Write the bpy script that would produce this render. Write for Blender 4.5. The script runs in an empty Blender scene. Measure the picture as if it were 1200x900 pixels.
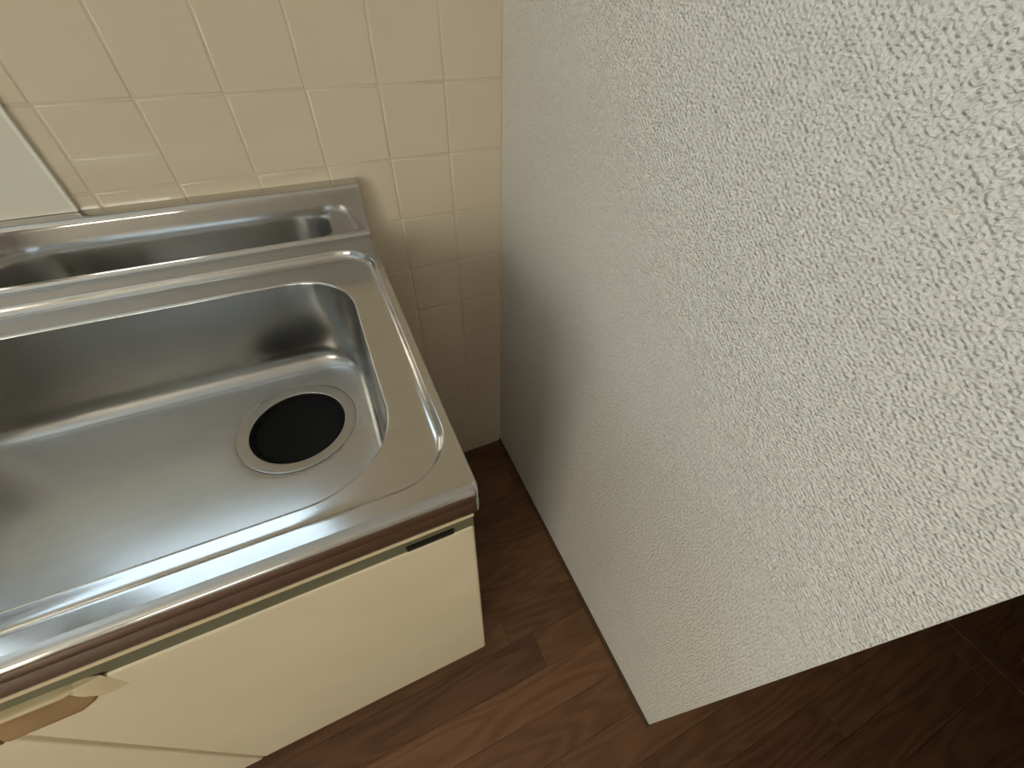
import bpy, bmesh, math, random
from mathutils import Matrix, Vector
random.seed(7)
scene = bpy.context.scene
C = scene.collection

# ------------------------------------------------------------------ camera
cam_data = bpy.data.cameras.new('camera')
cam = bpy.data.objects.new('camera', cam_data)
C.objects.link(cam)
cam.matrix_world = Matrix((
    (0.91348829, 0.27624131, -0.29871372, -0.3162),
    (-0.40611077, 0.66374782, -0.62810259, -0.7409),
    (0.0247627, 0.69507522, 0.71851043, 1.1000),
    (0, 0, 0, 1)))
cam_data.sensor_width = 36.0
cam_data.lens = 476.27 / 1200.0 * 36.0
cam_data.clip_start = 0.01
scene.camera = cam

# ------------------------------------------------------------------ world, exposure
SKY = 25.0
world = bpy.data.worlds.new('sky')
scene.world = world
world.use_nodes = True
bg = world.node_tree.nodes['Background']
bg.inputs['Color'].default_value = (0.86, 0.95, 1.0, 1)
bg.inputs['Strength'].default_value = SKY
vs = scene.view_settings
vs.view_transform = 'Standard'
vs.look = 'None'
vs.gamma = 1.0
vs.use_curve_mapping = False
vs.exposure = 0.0
try:
    scene.cycles.use_denoising = True
    scene.cycles.max_bounces = 14
    scene.cycles.diffuse_bounces = 8
    scene.cycles.glossy_bounces = 8
    scene.cycles.transparent_max_bounces = 12
    scene.cycles.sample_clamp_indirect = 6.0
    scene.cycles.blur_glossy = 0.2
except Exception:
    pass


def portal(name, loc, rot, sx, sy):
    """daylight portal in a window opening: guides sampling of the sky"""
    d = bpy.data.lights.new(name, 'AREA')
    d.shape = 'RECTANGLE'
    d.size, d.size_y = sx, sy
    d.cycles.is_portal = True
    o = bpy.data.objects.new(name, d)
    C.objects.link(o)
    o.location = loc
    o.rotation_euler = rot
    return o


# main dimensions (metres): x right along the sink, y towards the tiled wall, z up
H = 0.7727                       # worktop height
W1 = (-1.36, -0.53, 1.13, 2.10)  # kitchen window in the tiled wall: x0 x1 z0 z1
W2 = (-3.30, -1.70, 0.45, 2.05)   # room window in the left wall: y0 y1 z0 z1
W5 = (-2.42, -1.46, 1.00, 2.10)  # unseen window in the tiled wall, added to brighten the white wall
W3 = (-1.15, -0.15, 1.20, 2.05)  # high kitchen window in the left wall
W4 = (-2.25, -1.40, 1.42, 1.70)  # window in the front wall: x0 x1 z0 z1
XL, XR, YF, CEIL = -2.5, 1.7, -3.6, 2.35
portal('kitchen_window_daylight', ((W1[0]+W1[1])/2, 0.13, (W1[2]+W1[3])/2), (math.radians(-90), 0, 0), W1[1]-W1[0], W1[3]-W1[2])
portal('fill_window_daylight', ((W5[0]+W5[1])/2, 0.13, (W5[2]+W5[3])/2), (math.radians(-90), 0, 0), W5[1]-W5[0], W5[3]-W5[2])
portal('side_window_daylight', (XL-0.13, (W3[0]+W3[1])/2, (W3[2]+W3[3])/2), (0, math.radians(-90), 0), W3[3]-W3[2], W3[1]-W3[0])
portal('front_window_daylight', ((W4[0]+W4[1])/2, YF-0.11, (W4[2]+W4[3])/2), (math.radians(90), 0, 0), W4[1]-W4[0], W4[3]-W4[2])
portal('room_window_daylight', (XL-0.13, (W2[0]+W2[1])/2, (W2[2]+W2[3])/2), (0, math.radians(-90), 0), W2[3]-W2[2], W2[1]-W2[0])


# ------------------------------------------------------------------ materials
def nodes_of(name):
    m = bpy.data.materials.new(name)
    m.use_nodes = True
    nt = m.node_tree
    b = nt.nodes['Principled BSDF']
    return m, nt, b


def new(nt, kind, **kw):
    n = nt.nodes.new(kind)
    for k, v in kw.items():
        if k.startswith('i_'):
            n.inputs[k[2:].replace('_', ' ')].default_value = v
        else:
            setattr(n, k, v)
    return n


def link(nt, a, ao, b, bi):
    nt.links.new(a.outputs[ao], b.inputs[bi])


def mapping(nt, scale=(1, 1, 1), rot=(0, 0, 0), coord='Object'):
    tc = new(nt, 'ShaderNodeTexCoord')
    mp = new(nt, 'ShaderNodeMapping')
    mp.inputs['Scale'].default_value = scale
    mp.inputs['Rotation'].default_value = rot
    link(nt, tc, coord, mp, 'Vector')
    return mp


def ramp(nt, stops):
    r = new(nt, 'ShaderNodeValToRGB')
    e = r.color_ramp.elements
    while len(e) < len(stops):
        e.new(0.5)
    for k, (p, c) in enumerate(stops):
        e[k].position = p
        e[k].color = c if len(c) == 4 else (*c, 1)
    return r


def simple(name, col, rough=0.5, metal=0.0, bump=None, vary=0.0, coat=0.0, spec=0.5):
    m, nt, b = nodes_of(name)
    b.inputs['Base Color'].default_value = (*col, 1)
    b.inputs['Roughness'].default_value = rough
    b.inputs['Metallic'].default_value = metal
    b.inputs['Coat Weight'].default_value = coat
    b.inputs['Specular IOR Level'].default_value = spec
    mp = mapping(nt)
    nz = new(nt, 'ShaderNodeTexNoise', i_Scale=9.0, i_Detail=4.0)
    link(nt, mp, 'Vector', nz, 'Vector')
    lo = tuple(c * (1 - vary) for c in col)
    hi = tuple(min(1, c * (1 + vary)) for c in col)
    rp = ramp(nt, [(0.3, lo), (0.7, hi)])
    link(nt, nz, 'Fac', rp, 'Fac')
    link(nt, rp, 'Color', b, 'Base Color')
    if bump:
        n2 = new(nt, 'ShaderNodeTexNoise', i_Scale=bump[0], i_Detail=3.0)
        link(nt, mp, 'Vector', n2, 'Vector')
        bp = new(nt, 'ShaderNodeBump')
        bp.inputs['Strength'].default_value = bump[1]
        bp.inputs['Distance'].default_value = bump[2]
        link(nt, n2, 'Fac', bp, 'Height')
        link(nt, bp, 'Normal', b, 'Normal')
    return m


def make_wallpaper():
    m, nt, b = nodes_of('embossed_wallpaper')
    b.inputs['Roughness'].default_value = 0.62
    b.inputs['Specular IOR Level'].default_value = 0.35
    mp = mapping(nt, (1, 1, 1))
    # woven cells: slightly flattened voronoi, broken up by a warp
    wn = new(nt, 'ShaderNodeTexNoise', i_Scale=60.0, i_Detail=2.0)
    link(nt, mp, 'Vector', wn, 'Vector')
    sub = new(nt, 'ShaderNodeVectorMath', operation='SUBTRACT')
    link(nt, wn, 'Color', sub, 0)
    sub.inputs[1].default_value = (0.5, 0.5, 0.5)
    sc = new(nt, 'ShaderNodeVectorMath', operation='SCALE')
    link(nt, sub, 'Vector', sc, 0)
    sc.inputs['Scale'].default_value = 0.005
    ad = new(nt, 'ShaderNodeVectorMath', operation='ADD')
    link(nt, mp, 'Vector', ad, 0)
    link(nt, sc, 'Vector', ad, 1)
    st = new(nt, 'ShaderNodeMapping')
    st.inputs['Scale'].default_value = (0.2, 265, 350)
    link(nt, ad, 'Vector', st, 'Vector')
    vo = new(nt, 'ShaderNodeTexVoronoi', feature='SMOOTH_F1', i_Scale=1.0)
    vo.inputs['Smoothness'].default_value = 0.6
    vo.inputs['Randomness'].default_value = 0.6
    link(nt, st, 'Vector', vo, 'Vector')
    fn = new(nt, 'ShaderNodeTexNoise', i_Scale=420.0, i_Detail=3.0)
    link(nt, mp, 'Vector', fn, 'Vector')
    mx = new(nt, 'ShaderNodeMath', operation='MULTIPLY_ADD')
    link(nt, fn, 'Fac', mx, 0)
    mx.inputs[1].default_value = -0.7
    link(nt, vo, 'Distance', mx, 2)
    # staggered weave: product of two warped sine waves
    sep = new(nt, 'ShaderNodeSeparateXYZ')
    link(nt, ad, 'Vector', sep, 'Vector')
    waves = []
    for axis_, pitch in (('Y', 0.0058), ('Z', 0.0040)):
        k1 = new(nt, 'ShaderNodeMath', operation='MULTIPLY')
        k1.inputs[1].default_value = 2*math.pi/pitch
        link(nt, sep, axis_, k1, 0)
        k2 = new(nt, 'ShaderNodeMath', operation='SINE')
        link(nt, k1, 'Value', k2, 0)
        waves.append(k2)
    wv = new(nt, 'ShaderNodeMath', operation='MULTIPLY')
    link(nt, waves[0], 'Value', wv, 0)
    link(nt, waves[1], 'Value', wv, 1)
    wm = new(nt, 'ShaderNodeMath', operation='MULTIPLY_ADD')
    link(nt, wv, 'Value', wm, 0)
    wm.inputs[1].default_value = 0.16
    link(nt, mx, 'Value', wm, 2)
    mx = wm
    bp = new(nt, 'ShaderNodeBump', invert=True)
    bp.inputs['Strength'].default_value = 1.0
    bp.inputs['Distance'].default_value = 0.0030
    link(nt, mx, 'Value', bp, 'Height')
    link(nt, bp, 'Normal', b, 'Normal')
    rp = ramp(nt, [(0.15, (0.83, 0.81, 0.745)), (0.85, (0.745, 0.725, 0.665))])
    link(nt, vo, 'Distance', rp, 'Fac')
    link(nt, rp, 'Color', b, 'Base Color')
    return m


def make_steel(name, rough, streak, col=(0.56, 0.55, 0.53), smudge=0.10, bump=0.05, vary=0.94):
    m, nt, b = nodes_of(name)
    b.inputs['Metallic'].default_value = 1.0
    mp = mapping(nt, (6, 6, 6))
    n1 = new(nt, 'ShaderNodeTexNoise', i_Scale=2.2, i_Detail=6.0, i_Roughness=0.65)
    link(nt, mp, 'Vector', n1, 'Vector')
    mp2 = mapping(nt, streak, (0, 0, 0.12))
    n2 = new(nt, 'ShaderNodeTexNoise', i_Scale=1.0, i_Detail=4.0)
    link(nt, mp2, 'Vector', n2, 'Vector')
    mr = new(nt, 'ShaderNodeMapRange')
    mr.inputs['From Min'].default_value = 0.3
    mr.inputs['From Max'].default_value = 0.75
    mr.inputs['To Min'].default_value = rough
    mr.inputs['To Max'].default_value = rough + smudge
    link(nt, n1, 'Fac', mr, 'Value')
    link(nt, mr, 'Result', b, 'Roughness')
    c2 = tuple(x * vary for x in col)
    rp = ramp(nt, [(0.35, col), (0.75, c2)])
    link(nt, n2, 'Fac', rp, 'Fac')
    link(nt, rp, 'Color', b, 'Base Color')
    bp = new(nt, 'ShaderNodeBump')
    bp.inputs['Strength'].default_value = bump
    bp.inputs['Distance'].default_value = 0.001
    link(nt, n2, 'Fac', bp, 'Height')
    link(nt, bp, 'Normal', b, 'Normal')
    return m


def two_lobe(m, rough2, fac):
    """scuffed metal: a second, duller lobe mixed into the bright one"""
    nt = m.node_tree
    b = nt.nodes['Principled BSDF']
    out = [n for n in nt.nodes if n.type == 'OUTPUT_MATERIAL'][0]
    b2 = new(nt, 'ShaderNodeBsdfPrincipled')
    b2.inputs['Metallic'].default_value = 1.0
    b2.inputs['Roughness'].default_value = rough2
    nt.links.new(b.inputs['Base Color'].links[0].from_socket, b2.inputs['Base Color'])
    mx = new(nt, 'ShaderNodeMixShader')
    mx.inputs['Fac'].default_value = fac
    nt.links.new(b.outputs[0], mx.inputs[1])
    nt.links.new(b2.outputs[0], mx.inputs[2])
    nt.links.new(mx.outputs[0], out.inputs['Surface'])
    return m


def make_wood(name, dark, light):
    m, nt, b = nodes_of(name)
    b.inputs['Roughness'].default_value = 0.5
    b.inputs['Specular IOR Level'].default_value = 0.35
    oi = new(nt, 'ShaderNodeObjectInfo')
    tc = new(nt, 'ShaderNodeTexCoord')
    off = new(nt, 'ShaderNodeVectorMath', operation='SCALE')
    off.inputs[0].default_value = (7.0, 13.0, 5.0)
    link(nt, oi, 'Random', off, 'Scale')
    ad = new(nt, 'ShaderNodeVectorMath', operation='ADD')
    link(nt, tc, 'Object', ad, 0)
    link(nt, off, 'Vector', ad, 1)
    # broad cathedral figure: rings of a stretched, warped distance
    mp = new(nt, 'ShaderNodeMapping')
    mp.inputs['Scale'].default_value = (2.6, 15.0, 1.0)
    link(nt, ad, 'Vector', mp, 'Vector')
    nb = new(nt, 'ShaderNodeTexNoise', i_Scale=1.0, i_Detail=1.5, i_Roughness=0.4)
    link(nt, mp, 'Vector', nb, 'Vector')
    ml = new(nt, 'ShaderNodeMath', operation='MULTIPLY')
    ml.inputs[1].default_value = 62.0
    link(nt, nb, 'Fac', ml, 0)
    sn = new(nt, 'ShaderNodeMath', operation='SINE')
    link(nt, ml, 'Value', sn, 0)
    mpf = new(nt, 'ShaderNodeMapping')
    mpf.inputs['Scale'].default_value = (18.0, 420.0, 1.0)
    link(nt, ad, 'Vector', mpf, 'Vector')
    nf = new(nt, 'ShaderNodeTexNoise', i_Scale=1.0, i_Detail=3.0)
    link(nt, mpf, 'Vector', nf, 'Vector')
    f1 = new(nt, 'ShaderNodeMath', operation='MULTIPLY_ADD')
    link(nt, nf, 'Fac', f1, 0)
    f1.inputs[1].default_value = 0.55
    f1.inputs[2].default_value = 0.225
    c1 = new(nt, 'ShaderNodeMath', operation='MULTIPLY_ADD')
    link(nt, sn, 'Value', c1, 0)
    c1.inputs[1].default_value = 0.115
    link(nt, f1, 'Value', c1, 2)
    # plank-to-plank tone
    tn = new(nt, 'ShaderNodeMath', operation='MULTIPLY_ADD')
    sepc = new(nt, 'ShaderNodeSeparateColor')
    link(nt, oi, 'Color', sepc, 'Color')
    link(nt, sepc, 'Red', tn, 0)
    tn.inputs[1].default_value = 0.44
    tn.inputs[2].default_value = -0.24
    c2 = new(nt, 'ShaderNodeMath', operation='ADD')
    link(nt, c1, 'Value', c2, 0)
    link(nt, tn, 'Value', c2, 1)
    rp = ramp(nt, [(0.05, dark), (0.95, light)])
    link(nt, c2, 'Value', rp, 'Fac')
    link(nt, rp, 'Color', b, 'Base Color')
    bp = new(nt, 'ShaderNodeBump')
    bp.inputs['Strength'].default_value = 0.15
    bp.inputs['Distance'].default_value = 0.0006
    link(nt, c1, 'Value', bp, 'Height')
    link(nt, bp, 'Normal', b, 'Normal')
    return m


def make_glass(name, tint):
    m = bpy.data.materials.new(name)
    m.use_nodes = True
    nt = m.node_tree
    nt.nodes.clear()
    out = new(nt, 'ShaderNodeOutputMaterial')
    tr = new(nt, 'ShaderNodeBsdfTransparent')
    tr.inputs['Color'].default_value = (*tint, 1)  # tint sets the strength and hue of the daylight let in
    gl = new(nt, 'ShaderNodeBsdfGlossy')
    gl.inputs['Roughness'].default_value = 0.05
    mx = new(nt, 'ShaderNodeMixShader')
    mx.inputs['Fac'].default_value = 0.06
    nt.links.new(tr.outputs[0], mx.inputs[1])
    nt.links.new(gl.outputs[0], mx.inputs[2])
    nt.links.new(mx.outputs[0], out.inputs['Surface'])
    return m


M = {
    'wallpaper': make_wallpaper(),
    'plaster': simple('plain_wall_paint', (0.48, 0.44, 0.38), 0.8, bump=(180, 0.15, 0.001), vary=0.03),
    'ceiling': simple('ceiling_paint', (0.75, 0.72, 0.66), 0.85, bump=(220, 0.15, 0.001), vary=0.02),
    'grout': simple('cream_grout', (0.62, 0.54, 0.42), 0.8, bump=(400, 0.2, 0.0005), vary=0.06),
    'tile': simple('cream_glazed_tile', (0.66, 0.575, 0.445), 0.025, bump=(14, 0.02, 0.001), vary=0.02),
    'panel': simple('white_splash_panel', (0.71, 0.69, 0.60), 0.12, bump=(20, 0.05, 0.001), vary=0.02),
    'panel_edge': simple('white_panel_edging', (0.80, 0.78, 0.70), 0.35, vary=0.02),
    'steel': make_steel('worn_stainless_top', 0.10, (5, 120, 120), smudge=0.14, bump=0.006),
    'steel_lip': make_steel('bright_stainless_upstand', 0.035, (4, 60, 40), smudge=0.045, bump=0.0),
    'steel_basin': two_lobe(make_steel('brushed_stainless_basin', 0.19, (6, 160, 60), smudge=0.07, bump=0.0, col=(0.50, 0.495, 0.48)), 0.46, 0.08),
    'steel_flange': make_steel('satin_drain_flange', 0.28, (90, 90, 90), (0.48, 0.45, 0.40), 0.06, 0.0),
    'rubber': simple('black_rubber', (0.004, 0.0035, 0.003), 0.6, vary=0.2, spec=0.15),
    'laminate': simple('cream_laminate', (0.84, 0.745, 0.55), 0.36, bump=(600, 0.04, 0.0004), vary=0.03),
    'side': simple('brown_side_board', (0.17, 0.12, 0.07), 0.5, vary=0.08),
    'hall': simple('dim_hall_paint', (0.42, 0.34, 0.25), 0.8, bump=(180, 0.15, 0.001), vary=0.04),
    'rail': simple('pale_cream_rail', (0.82, 0.71, 0.47), 0.4, vary=0.03),
    'olive': simple('olive_grey_strip', (0.165, 0.16, 0.10), 0.42, vary=0.08),
    'pull': simple('aged_cream_plastic', (0.78, 0.66, 0.43), 0.4, vary=0.05),
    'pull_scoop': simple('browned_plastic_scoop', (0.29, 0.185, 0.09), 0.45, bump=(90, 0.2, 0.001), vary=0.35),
    'badge': simple('black_name_plate', (0.012, 0.012, 0.011), 0.35, vary=0.2),
    'badge_mark': simple('silver_plate_marks', (0.30, 0.29, 0.26), 0.4, metal=0.6, vary=0.2),
    'kick': simple('dark_toe_board', (0.10, 0.08, 0.055), 0.6, vary=0.1),
    'wood': make_wood('brown_floor_wood', (0.070, 0.029, 0.014), (0.245, 0.120, 0.056)),
    'subfloor': simple('dark_subfloor', (0.02, 0.012, 0.008), 0.8, vary=0.1),
    'trim': simple('dark_brown_trim', (0.075, 0.040, 0.020), 0.5, bump=(80, 0.1, 0.0006), vary=0.15),
    'sill': simple('reddish_brown_sill', (0.125, 0.058, 0.030), 0.5, bump=(80, 0.1, 0.0006), vary=0.12),
    'alu': simple('silver_window_aluminium', (0.55, 0.53, 0.49), 0.35, metal=0.6, vary=0.05),
    'glass': make_glass('daylight_dimming_glass', (0.295, 0.314, 0.328)),  # tint tuned to dim the daylight through this sash
    'glass_clear': make_glass('bright_clear_glass', (0.95, 0.94, 0.91)),
    'glass_sky': make_glass('bluish_dimming_glass', (0.575, 0.615, 0.65)),  # tint sets the bluish daylight added on the white wall
    'glass_side': make_glass('dark_dimming_glass', (0.13, 0.135, 0.13)),  # dark tint holds the side daylight down
    'glass_dim': make_glass('screened_window_glass', (0.15, 0.153, 0.15)),
    'glass_warm': make_glass('warm_dimming_glass', (0.555, 0.512, 0.455)),  # warm tint colours the fill daylight from the room
}


# ------------------------------------------------------------------ mesh helpers
def finish(name, bm, mat, parent=None, smooth=True, angle=40):
    bmesh.ops.recalc_face_normals(bm, faces=bm.faces)
    lim = math.radians(angle)
    for f in bm.faces:
        f.smooth = smooth
    if smooth:
        for e in bm.edges:
            if len(e.link_faces) == 2 and e.calc_face_angle(0) > lim:
                e.smooth = False
    me = bpy.data.meshes.new(name)
    bm.to_mesh(me)
    bm.free()
    me.materials.append(M[mat])
    o = bpy.data.objects.new(name, me)
    C.objects.link(o)
    if smooth:
        md = o.modifiers.new('weighted_normals', 'WEIGHTED_NORMAL')
        md.mode = 'FACE_AREA'
        md.weight = 60
        md.keep_sharp = True
    if parent:
        o.parent = parent
    return o


def add_box(bm, x0, x1, y0, y1, z0, z1, bev=0.0, seg=2):
    r = bmesh.ops.create_cube(bm, size=1.0)
    vs_ = r['verts']
    for v in vs_:
        v.co = Vector(((x0+x1)/2 + v.co.x*(x1-x0), (y0+y1)/2 + v.co.y*(y1-y0), (z0+z1)/2 + v.co.z*(z1-z0)))
    if bev > 0:
        es = list({e for v in vs_ for e in v.link_edges})
        bmesh.ops.bevel(bm, geom=es, offset=bev, segments=seg, profile=0.5, affect='EDGES')


def box(name, dims, mat, parent=None, bev=0.0, seg=2):
    bm = bmesh.new()
    add_box(bm, *dims, bev=bev, seg=seg)
    return finish(name, bm, mat, parent)


def empty(name, loc=(0, 0, 0)):
    o = bpy.data.objects.new(name, None)
    C.objects.link(o)
    o.location = loc
    o.empty_display_size = 0.1
    return o


def tag(o, label, cat, group=None):
    o['label'] = label
    o['category'] = cat
    if group:
        o['group'] = group
    return o


def structure(o, label=None):
    o['kind'] = 'structure'
    if label:
        o['label'] = label
    return o


def extrude_x(name, prof, x0, x1, mat, parent=None, closed=True, angle=40):
    """profile of (y, z) points swept along x with end caps"""
    bm = bmesh.new()
    a = [bm.verts.new((x0, y, z)) for y, z in prof]
    b = [bm.verts.new((x1, y, z)) for y, z in prof]
    n = len(prof)
    for i in range(n if closed else n-1):
        j = (i+1) % n
        bm.faces.new((a[i], a[j], b[j], b[i]))
    if closed:
        bm.faces.new(a)
        bm.faces.new(list(reversed(b)))
    return finish(name, bm, mat, parent, angle=angle)


# ------------------------------------------------------------------ the room
def wall_with_holes(name, mat, u0, u1, z1, holes, axis, t0, t1):
    """wall slab along x (axis 'x') or y with window openings"""
    bm = bmesh.new()
    parts = []
    u = u0
    for a, b, c, d in sorted(holes):
        parts += [(u, a, 0, z1), (a, b, 0, c), (a, b, d, z1)]
        u = b
    parts.append((u, u1, 0, z1))
    for p, q, r, s in parts:
        if axis == 'x':
            add_box(bm, p, q, t0, t1, r, s)
        else:
            add_box(bm, t0, t1, p, q, r, s)
    return structure(finish(name, bm, mat, smooth=False))


TILE_T = 0.005
wall_back = wall_with_holes('wall_back', 'grout', XL, 0.0, CEIL, [W1, W5], 'x', 0.0008, 0.12)
wall_back['label'] = 'cream tiled wall behind the stainless sink'
wall_left = wall_with_holes('wall_left', 'plaster', YF, 0.0008, CEIL, [W2, W3], 'y', XL-0.12, XL)
wall_right = structure(box('wall_right', (0.0, 0.10, -0.7961, 0.12, 0.0, CEIL), 'wallpaper', bev=0.0015, seg=2),
                       'white wall with embossed woven-look wallpaper beside the sink')
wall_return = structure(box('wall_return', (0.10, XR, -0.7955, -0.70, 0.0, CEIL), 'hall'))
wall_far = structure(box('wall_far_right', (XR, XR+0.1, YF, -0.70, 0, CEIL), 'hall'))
# unseen partition and lintel, added to keep daylight off the passage floor
bm = bmesh.new()
add_box(bm, 0.0, 0.10, YF, -1.32, 0.0, CEIL)
add_box(bm, 0.0, 0.10, -1.32, -0.7961, 2.0, CEIL)
wall_light_block = structure(finish('wall_light_block', bm, 'plaster', smooth=False))
wall_front = wall_with_holes('wall_front', 'plaster', XL-0.12, XR+0.1, CEIL, [W4], 'x', YF-0.1, YF)
ceiling = structure(box('ceiling', (XL-0.12, XR+0.1, YF-0.1, 0.12, CEIL, CEIL+0.1), 'ceiling'))

# floor: brown strip boards running along x, each one a plank
floor = structure(box('floor', (XL-0.12, XR+0.1, YF-0.1, 0.12, -0.06, -0.012), 'subfloor'),
                  'dark brown wood strip flooring')
PW = 0.0720
row0 = -0.621 - PW * 39


def plank(x0, x1, y0, y1, tone):
    g = 0.0002
    bm = bmesh.new()
    add_box(bm, -(x1-x0)/2+g, (x1-x0)/2-g, -(y1-y0)/2+g, (y1-y0)/2-g, -0.012, 0.0, bev=0.0004, seg=1)
    o = finish('plank', bm, 'wood', floor, smooth=False)
    o.location = ((x0+x1)/2, (y0+y1)/2, 0.0)
    o.color = (tone, tone, tone, 1)     # the board's own stain
    return o


y = row0
while y < 0.0:
    ya, yb = max(y, YF), min(y + PW, 0.0)
    if yb - ya > 0.004:
        tones = []
        if abs((y + PW/2) + 0.585) < 0.01:
            tones = [0.5, 0.12, 0.62, 0.3]
            cuts = [-1.06, -0.147, 0.76]
        elif abs((y + PW/2) + 0.657) < 0.01:
            cuts = [-1.55, -0.62, 0.30, 1.2]
            tones = [0.4, 0.6, 0.95, 0.3, 0.4]
        elif abs((y + PW/2) + 0.729) < 0.01:
            cuts = [-1.9, -1.0, 0.05, 0.9]
            tones = [0.4, 0.6, 0.62, 0.35, 0.3]
        elif abs((y + PW/2) + 0.801) < 0.01:
            cuts = [-1.1, -0.193, 0.72]
            tones = [0.4, 0.3, 0.8, 0.3]
        else:
            cuts = []
            x = XL + random.uniform(0.2, 0.9)
            while x < XR - 0.15:
                cuts.append(x)
                x += random.uniform(0.85, 0.95)
        ends = [XL] + cuts + [XR]
        for n_, (a, b) in enumerate(zip(ends[:-1], ends[1:])):
            plank(a, b, ya, yb, tones[n_] if tones else random.uniform(0.1, 0.8))
    y += PW

# brown edging at the foot of the wallpapered wall, and a door sill beyond it
bm = bmesh.new()
add_box(bm, -0.006, 0.0, -0.7985, 0.0007, 0.0, 0.011, bev=0.0012)
structure(finish('baseboard_right', bm, 'trim'), 'thin dark brown edging along the foot of the white wall')
structure(box('trim_1', (0.80, 0.84, YF, -0.7956, 0.0, 0.003), 'sill', bev=0.001), 'low dark brown floor sill in the shaded passage')

# tiles on the back wall (only where they show: beside and above the sink unit)
tz0, tx0, TP = 0.9722 % 0.1, -0.0966, 0.1
JT = 0.0010


def tile_mesh(w, h):
    """cushion-edged glazed tile, face towards -y, origin at its centre on the bed"""
    bm = bmesh.new()
    e = 0.0020
    loops = []
    for ins, yy in ((0, 0.0), (0, -TILE_T*0.55), (e*0.30, -TILE_T*0.84), (e, -TILE_T), (e+0.0006, -TILE_T-0.00003), (e+0.004, -TILE_T-0.00006)):
        loops.append([bm.verts.new((sx*(w/2-ins), yy, sz*(h/2-ins))) for sx, sz in ((-1, -1), (1, -1), (1, 1), (-1, 1))])
    for A, Bv in zip(loops[:-1], loops[1:]):
        for i in range(4):
            j = (i+1) % 4
            bm.faces.new((A[i], A[j], Bv[j], Bv[i]))
    bm.faces.new(loops[-1])
    bm.faces.new(list(reversed(loops[0])))
    bmesh.ops.recalc_face_normals(bm, faces=bm.faces)
    for f in bm.faces:
        f.smooth = True
    for ed in bm.edges:
        if len(ed.link_faces) == 2 and ed.calc_face_angle(0) > math.radians(60):
            ed.smooth = False
    me = bpy.data.meshes.new('tile')
    bm.to_mesh(me)
    bm.free()
    me.materials.append(M['tile'])
    return me


tile_cache = {}
xs = [0.0] + [tx0 - k*TP for k in range(0, 25)]
zs = [0.0] + [tz0 + k*TP for k in range(0, 22)]
for i in range(len(xs)-1):
    for j in range(len(zs)-1):
        x1, x0, z0, z1 = xs[i], xs[i+1], zs[j], zs[j+1]
        if x0 < -0.40 and z1 < H:                       # behind the cabinet
            continue
        if x1 < -0.75 and z1 < 1.15:                     # behind the white panel
            continue
        if x0 < -0.53 and z0 > 1.08:                     # around the window: plain wall
            continue
        if z0 > 2.0:
            continue
        z1c = min(z1, W1[2]) if x0 < -0.53 else z1
        w, h = round(x1-x0-JT, 4), round(z1c-z0-JT, 4)
        if w < 0.01 or h < 0.01:
            continue
        if (w, h) not in tile_cache:
            tile_cache[(w, h)] = tile_mesh(w, h)
        o = bpy.data.objects.new('tile', tile_cache[(w, h)])
        C.objects.link(o)
        o.parent = wall_back
        o.location = ((x0+x1)/2, TILE_T, (z0+z1c)/2)
        o.rotation_euler = (math.radians(random.uniform(-0.18, 0.18)), 0, math.radians(random.uniform(-0.15, 0.15)))


# windows (the daylight of the room)
def window(name, axis, hole, t_out, label, glass, split=None):
    a, b, c, d = hole
    root = empty(name, (0, 0, 0))
    structure(root, label)

    def bx(bm, u0, u1, w0, w1, z0, z1, bev=0.002):
        if axis == 'x':
            add_box(bm, u0, u1, t_out + w0, t_out + w1, z0, z1, bev)
        else:
            add_box(bm, -w1 + t_out, -w0 + t_out, u0, u1, z0, z1, bev)
    fr = bmesh.new()
    f = 0.028
    bx(fr, a, b, 0.02, 0.10, c, c+f)
    bx(fr, a, b, 0.02, 0.10, d-f, d)
    bx(fr, a, a+f, 0.02, 0.10, c+f, d-f)
    bx(fr, b-f, b, 0.02, 0.10, c+f, d-f)
    finish('window_frame', fr, 'alu', root)
    mid = split or (a+b)/2
    for s, (u0, u1, w0) in enumerate(((a+f, mid+0.02, 0.062), (mid-0.02, b-f, 0.034))):
        sb = bmesh.new()
        g = 0.03
        z0, z1 = c+f, d-f
        bx(sb, u0, u1, w0, w0+0.022, z0, z0+g)
        bx(sb, u0, u1, w0, w0+0.022, z1-g, z1)
        bx(sb, u0, u0+g, w0, w0+0.022, z0+g, z1-g)
        bx(sb, u1-g, u1, w0, w0+0.022, z0+g, z1-g)
        so = finish('sash', sb, 'alu', root)
        pb = bmesh.new()
        bx(pb, u0+g-0.004, u1-g+0.004, w0+0.009, w0+0.013, z0+g-0.004, z1-g+0.004, 0)
        finish('pane', pb, glass[s], so, smooth=False)
    return root


window('window_1', 'x', W1, 0, 'aluminium sliding window above the sink', ('glass_dim', 'glass'), -1.16)
window('fill_window', 'x', W5, 0, 'added aluminium sliding window that brightens the white wall', ('glass_sky', 'glass_sky'))
window('window_2', 'y', W2, XL, 'wide aluminium sliding window of the room', ('glass_warm', 'glass_warm'))
window('window_3', 'y', W3, XL, 'small high aluminium sliding window left of the sink', ('glass_side', 'glass_side'))

window('window_4', 'x', W4, YF-0.11, 'bright window opposite the sink', ('glass_clear', 'glass_clear'))

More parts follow.
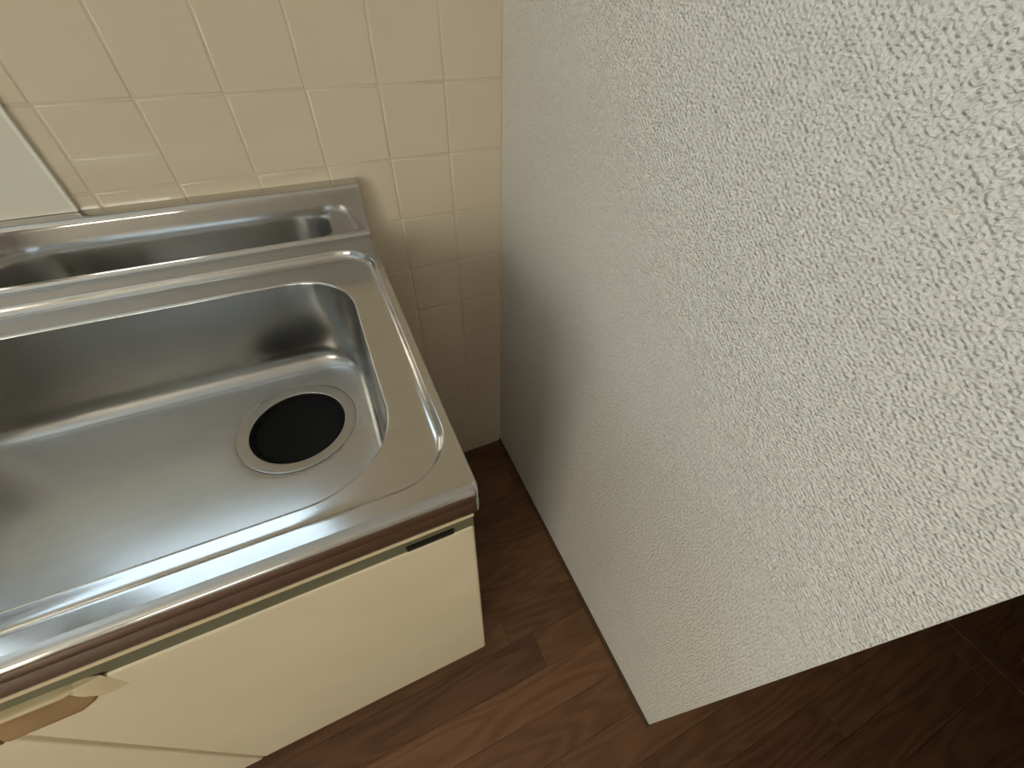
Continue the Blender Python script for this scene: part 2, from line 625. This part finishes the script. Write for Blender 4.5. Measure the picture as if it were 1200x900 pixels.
# white splash panel standing on the upstand, left of the tiles in view
sp = empty('splash_panel', (-1.1, 0, H+0.0808))
tag(sp, 'glossy off-white wall panel standing on the steel upstand, left of the cream tiles', 'wall panel')
o = box('panel_sheet', (-1.6, -0.6265, -0.0045, -0.0002, H+0.0806, 1.115), 'panel', bev=0.0006, seg=1)
o.parent = sp
o.location = -sp.location
o = box('edge_strip', (-0.6265, -0.6215, -0.0062, -0.0002, H+0.0806, 1.115), 'panel_edge', bev=0.0012, seg=2)
o.parent = sp
o.location = -sp.location

# ------------------------------------------------------------------ sink worktop
UX0, UX1 = -1.459, -0.259
top = empty('sink_worktop', (-0.86, -0.28, H))
tag(top, 'worn stainless steel sink top with deep basin and raised back edge on cream cabinet', 'sink')


def under(o, root):
    o.parent = root
    o.location = Vector(o.location) - root.location
    return o


NC, NE = 14, 16


def rr(x0, x1, y0, y1, r, z):
    """rounded rectangle as a loop of points, straight runs divided too"""
    pts = []
    corners = ((x1-r, y1-r, 0), (x0+r, y1-r, 90), (x0+r, y0+r, 180), (x1-r, y0+r, 270))
    for n_, (cx, cy, a0) in enumerate(corners):
        for i in range(NC+1):
            a = math.radians(a0 + 90*i/NC)
            pts.append((cx + r*math.cos(a), cy + r*math.sin(a), z))
        nx_, ny_, na = corners[(n_+1) % 4]
        a = math.radians(na)
        q = (nx_ + r*math.cos(a), ny_ + r*math.sin(a))
        p = pts[-1]
        for i in range(1, NE):
            t = i/NE
            pts.append((p[0]*(1-t)+q[0]*t, p[1]*(1-t)+q[1]*t, z))
    return pts


def inset(c, d):
    x0, x1, y0, y1, r = c
    return (x0+d, x1-d, y0+d, y1-d, max(r-d, 0.003))


def mix(c, e, t):
    return tuple(a*(1-t) + b*t for a, b in zip(c, e))


def loft(bm, loops, close_cap=False):
    rings = [[bm.verts.new(p) for p in L] for L in loops]
    n = len(rings[0])
    for A, Bv in zip(rings[:-1], rings[1:]):
        for i in range(n):
            j = (i+1) % n
            bm.faces.new((A[i], A[j], Bv[j], Bv[i]))
    if close_cap:
        bm.faces.new(rings[-1])
    return rings


OUT = (-0.972, -0.2700, -0.5380, -0.0730, 0.058)    # outer pressed step
INN = (-0.925, -0.3170, -0.5110, -0.1260, 0.090)    # basin mouth
TOPY0, TOPX1, TOPX0 = -0.5540, UX1 - 0.003, UX0 + 0.003

# deck: flat border, step down, inner ledge, rolled edge of the mouth
bm = bmesh.new()
L = [rr(TOPX0, TOPX1, TOPY0, -0.0440, 0.003, H), rr(TOPX0+0.001, TOPX1-0.001, TOPY0+0.001, -0.0450, 0.003, H)]
for d, dz in ((-0.003, 0), (-0.0008, -0.0001), (0.0004, -0.0005), (0.0014, -0.0017), (0.0022, -0.0040), (0.0034, -0.0066),
              (0.0050, -0.0086), (0.0074, -0.0102), (0.0108, -0.0113), (0.0150, -0.0118)):
    L.append(rr(*inset(OUT, d), H+dz))
base = inset(OUT, 0.0150)
tgt = inset(INN, -0.0040)
L.append(rr(*mix(base, tgt, 0.5), H-0.0119))
for d, dz in ((-0.0040, -0.0120), (-0.0026, -0.0122), (-0.0013, -0.0128), (-0.0004, -0.0138), (0.0, -0.0150), (0.0001, -0.016)):
    L.append(rr(*inset(INN, d), H+dz))
loft(bm, L)
# folded outer edge: right side and front nose, swept along the outline
prof = [(0, 0), (0.35, -0.0005), (0.68, -0.0022), (0.90, -0.0050), (1.0, -0.0095), (1.0, -0.0145), (0.90, -0.0175),
        (0.90, -0.0195), (1.02, -0.0235), (1.03, -0.0340), (0.95, -0.0385), (0.70, -0.0405), (-0.4, -0.0405)]
path = [((TOPX1, -0.001), (1, 0)), ((TOPX1, -0.0440), (1, 0)), ((TOPX1, -0.30), (1, 0))]
rc = 0.003
for i in range(9):
    a = math.radians(-90*i/8)
    path.append(((TOPX1-rc + rc*math.cos(a), TOPY0+rc + rc*math.sin(a)), (math.cos(a), math.sin(a))))
for i in range(9):
    a = math.radians(-90 - 90*i/8)
    path.append(((TOPX0+rc + rc*math.cos(a), TOPY0+rc + rc*math.sin(a)), (math.cos(a), math.sin(a))))
path += [((TOPX0, -0.30), (-1, 0)), ((TOPX0, -0.001), (-1, 0))]
rings = []
for (px, py), (nx, ny) in path:
    rings.append([bm.verts.new((px + nx*0.003*o_, py + ny*0.0105*o_, H+dz)) for o_, dz in prof])
for A, Bv in zip(rings[:-1], rings[1:]):
    for i in range(len(prof)-1):
        bm.faces.new((A[i], A[i+1], Bv[i+1], Bv[i]))
bmesh.ops.remove_doubles(bm, verts=bm.verts, dist=1e-5)
under(finish('worktop_deck', bm, 'steel', angle=55), top)

# basin: tapered walls, wide cove, nearly flat floor falling to the drain
DX, DY, DZ, DR = -0.4455, -0.2640, H-0.1665, 0.0850
bm = bmesh.new()
L = []
for d, z_ in ((0.0, -0.016), (0.0006, -0.022), (0.004, -0.075), (0.0075, -0.128), (0.0092, -0.1385), (0.0125, -0.1475),
              (0.018, -0.1555), (0.0260, -0.1605), (0.036, -0.1630)):
    L.append(rr(*inset(INN, d), H+z_))
last = L[-1]
for t, z_ in ((0.35, -0.1640), (0.7, -0.1650), (0.93, -0.1657), (0.985, -0.1660), (1.0, -0.1675)):
    ring = []
    for p in last:
        a = math.atan2(p[1]-DY, p[0]-DX)
        q = (DX + DR*math.cos(a), DY + DR*math.sin(a))
        ring.append((p[0]*(1-t)+q[0]*t, p[1]*(1-t)+q[1]*t, H+z_))
    L.append(ring)
loft(bm, L)
basin = under(finish('basin', bm, 'steel_basin', angle=55), top)


def lathe(bm, prof, cx, cy, n=72, cap=False):
    rings = []
    for r, z_ in prof:
        rings.append([bm.verts.new((cx + r*math.cos(2*math.pi*i/n), cy + r*math.sin(2*math.pi*i/n), z_)) for i in range(n)])
    for A, Bv in zip(rings[:-1], rings[1:]):
        for i in range(n):
            j = (i+1) % n
            bm.faces.new((A[i], A[j], Bv[j], Bv[i]))
    if cap:
        bm.faces.new(rings[-1])


bm = bmesh.new()
lathe(bm, [(0.0848, DZ-0.004), (0.0846, DZ-0.0002), (0.0842, DZ+0.0006), (0.0832, DZ+0.0009), (0.0690, DZ-0.0006), (0.0680, DZ-0.0009),
           (0.0674, DZ-0.002), (0.0670, DZ-0.006), (0.0668, DZ-0.030), (0.062, DZ-0.034), (0.060, DZ-0.10), (0.004, DZ-0.11)], DX, DY, cap=True)
fl = finish('drain_flange', bm, 'steel_flange', angle=50)
under(fl, top)
fl['label'] = 'satin steel ring around the drain'

# upstand at the back
e = [(-0.0440, H), (-0.0405, H+0.0004), (-0.0375, H+0.0020), (-0.0353, H+0.0048), (-0.0342, H+0.0085), (-0.0262, H+0.0690), (-0.0252, H+0.0735),
     (-0.0232, H+0.0768), (-0.0200, H+0.0787), (-0.0165, H+0.0793), (-0.0140, H+0.0790), (-0.0130, H+0.0797), (-0.0002, H+0.0805), (-0.0002, H-0.03), (-0.0440, H-0.03)]
under(extrude_x('backsplash_upstand', e, UX0, UX1, 'steel_lip', angle=50), top)

# black rubber drain cover lying in the flange
dc = empty('drain_cover', (DX, DY, DZ-0.012))
tag(dc, 'round black rubber cover sitting in the sink drain', 'drain cover')
z = DZ
bm = bmesh.new()
lathe(bm, [(0.0655, z-0.020), (0.0666, z-0.016), (0.0666, z-0.0035), (0.0655, z-0.0022), (0.0640, z-0.0026), (0.0625, z-0.0050), (0.0610, z-0.0085),
           (0.0585, z-0.0098), (0.048, z-0.0118), (0.030, z-0.0150), (0.015, z-0.0172), (0.003, z-0.0180)], DX, DY, cap=True)
under(finish('cover_dish', bm, 'rubber', angle=60), dc)

# ------------------------------------------------------------------ sink cabinet
cab = empty('sink_cabinet', (-0.86, -0.28, 0.0))
tag(cab, 'cream laminate base cabinet with olive strip under the sink top', 'cabinet')
FY = -0.536
ZT = H - 0.0412                       # underside of the steel nose
Z_OL1, Z_OL0 = 0.6690, 0.6455
DOOR_T = 0.6440

bm = bmesh.new()
add_box(bm, UX1-0.018, UX1-0.0008, -0.517, -0.02, 0.06, ZT, bev=0.0006, seg=1)
under(finish('side_panel', bm, 'side'), cab)
bm = bmesh.new()
add_box(bm, UX0+0.001, UX0+0.018, -0.517, -0.02, 0.06, ZT, bev=0.0006, seg=1)
under(finish('side_panel', bm, 'side'), cab)
under(box('bottom_board', (UX0+0.018, UX1-0.018, -0.515, -0.02, 0.06, 0.078), 'laminate'), cab)
under(box('toe_board', (UX0+0.002, UX1-0.002, -0.485, -0.465, 0.0, 0.06), 'kick'), cab)
under(box('toe_side', (UX1-0.018, UX1-0.002, -0.465, -0.02, 0.0, 0.06), 'kick'), cab)
under(box('top_rail', (UX0+0.001, UX1-0.0008, FY, FY+0.020, Z_OL1, ZT), 'rail', bev=0.0008, seg=1), cab)
ol = under(box('grip_strip', (UX0+0.001, UX1-0.0012, FY+0.0022, FY+0.018, Z_OL0-0.012, Z_OL1), 'olive', bev=0.0005, seg=1), cab)
ol['label'] = 'olive grey strip above the doors'

# small black name plate on the strip
bd = box('name_plate', (-0.3390, -0.2845, FY-0.0009, FY+0.0024, 0.6470, 0.6565), 'badge', bev=0.0012, seg=2)
under(bd, cab)
bd['label'] = 'small black plate with tiny worn silver lettering'
x = -0.3345
while x < -0.2905:                     # worn, illegible little letter strokes
    wdt = random.uniform(0.0012, 0.0026)
    hh = random.uniform(0.0018, 0.0030)
    mk = box('plate_mark', (x, x+wdt, FY-0.00115, FY-0.0008, 0.6500-hh/2, 0.6500+hh/2), 'badge_mark')
    mk.parent = bd
    x += wdt + random.uniform(0.0010, 0.0026)


def door(x0, x1, z0, pull_at):
    """slab door with softened edges; pull_at 'l'/'r' puts the moulded pull at that top corner"""
    bm = bmesh.new()
    add_box(bm, x0, x1, FY, FY+0.0185, z0, DOOR_T, bev=0.0045, seg=4)
    d = under(finish('door', bm, 'laminate'), cab)
    # moulded pull: a proud finger bar on top, a browned scoop under it, a sloping end
    W, zt, zb = 0.082, 0.6510, 0.5980
    s = 1 if pull_at == 'l' else -1
    xa = x0 + 0.0005 if pull_at == 'l' else x1 - 0.0005
    P = lambda u: xa + s*u

    def bar(name, mat, sect, ends):
        bm = bmesh.new()
        n = len(sect)
        rings = []
        for u, sc_ in ends:
            rings.append([bm.verts.new((P(u), FY - yy*sc_[0], sc_[1] + (zz-sc_[1])*sc_[2])) for yy, zz in sect])
        for A, Bv in zip(rings[:-1], rings[1:]):
            for i in range(n):
                j = (i+1) % n
                bm.faces.new((A[i], A[j], Bv[j], Bv[i]))
        bm.faces.new(rings[0])
        bm.faces.new(list(reversed(rings[-1])))
        o = finish(name, bm, mat, angle=45)
        o.parent = d
        return o
    bar('pull_bar', 'pull', [(-0.004, zt), (0.0035, zt+0.0005), (0.0058, zt-0.0008), (0.0064, zt-0.0032), (0.0056, zt-0.0058), (0.0030, zt-0.0072), (-0.004, zt-0.0072)],
        [(0.0, (1, zt-0.004, 1)), (W-0.016, (1, zt-0.004, 1)), (W-0.010, (0.8, zt-0.004, 0.9)), (W-0.007, (0.5, zt-0.004, 0.7))])
    zc = zt-0.0072
    bar('pull_scoop', 'pull_scoop', [(0.0030, zc), (0.0012, zc-0.005), (0.0008, zc-0.012), (0.0014, zc-0.021), (0.0034, zc-0.030), (0.0052, zc-0.037), (0.0046, zb+0.003), (0.0010, zb), (-0.003, zb), (-0.003, zc)],
        [(0.0, (1, zc, 1)), (W-0.028, (1, zc, 1)), (W-0.014, (0.8, zc, 0.8)), (W-0.005, (0.25, zc, 0.5))])
    bar('pull_end', 'pull', [(-0.004, zt+0.0005), (0.0035, zt), (0.0052, zt-0.010), (0.0048, zt-0.024), (0.0030, zt-0.036), (0.0005, zb+0.006), (-0.004, zb+0.006)],
        [(W-0.015, (0.5, zt-0.02, 0.8)), (W-0.008, (1, zt-0.02, 0.95)), (W+0.002, (0.6, zt-0.02, 0.93)), (W+0.012, (0.03, zt-0.02, 0.88))])
    return d


SEAM = -0.7120
door(SEAM+0.0018, UX1-0.0012, 0.0420, 'l')
door(SEAM-0.4480, SEAM-0.0018, 0.0340, 'r')
door(UX0+0.0012, SEAM-0.4516, 0.0420, 'r')
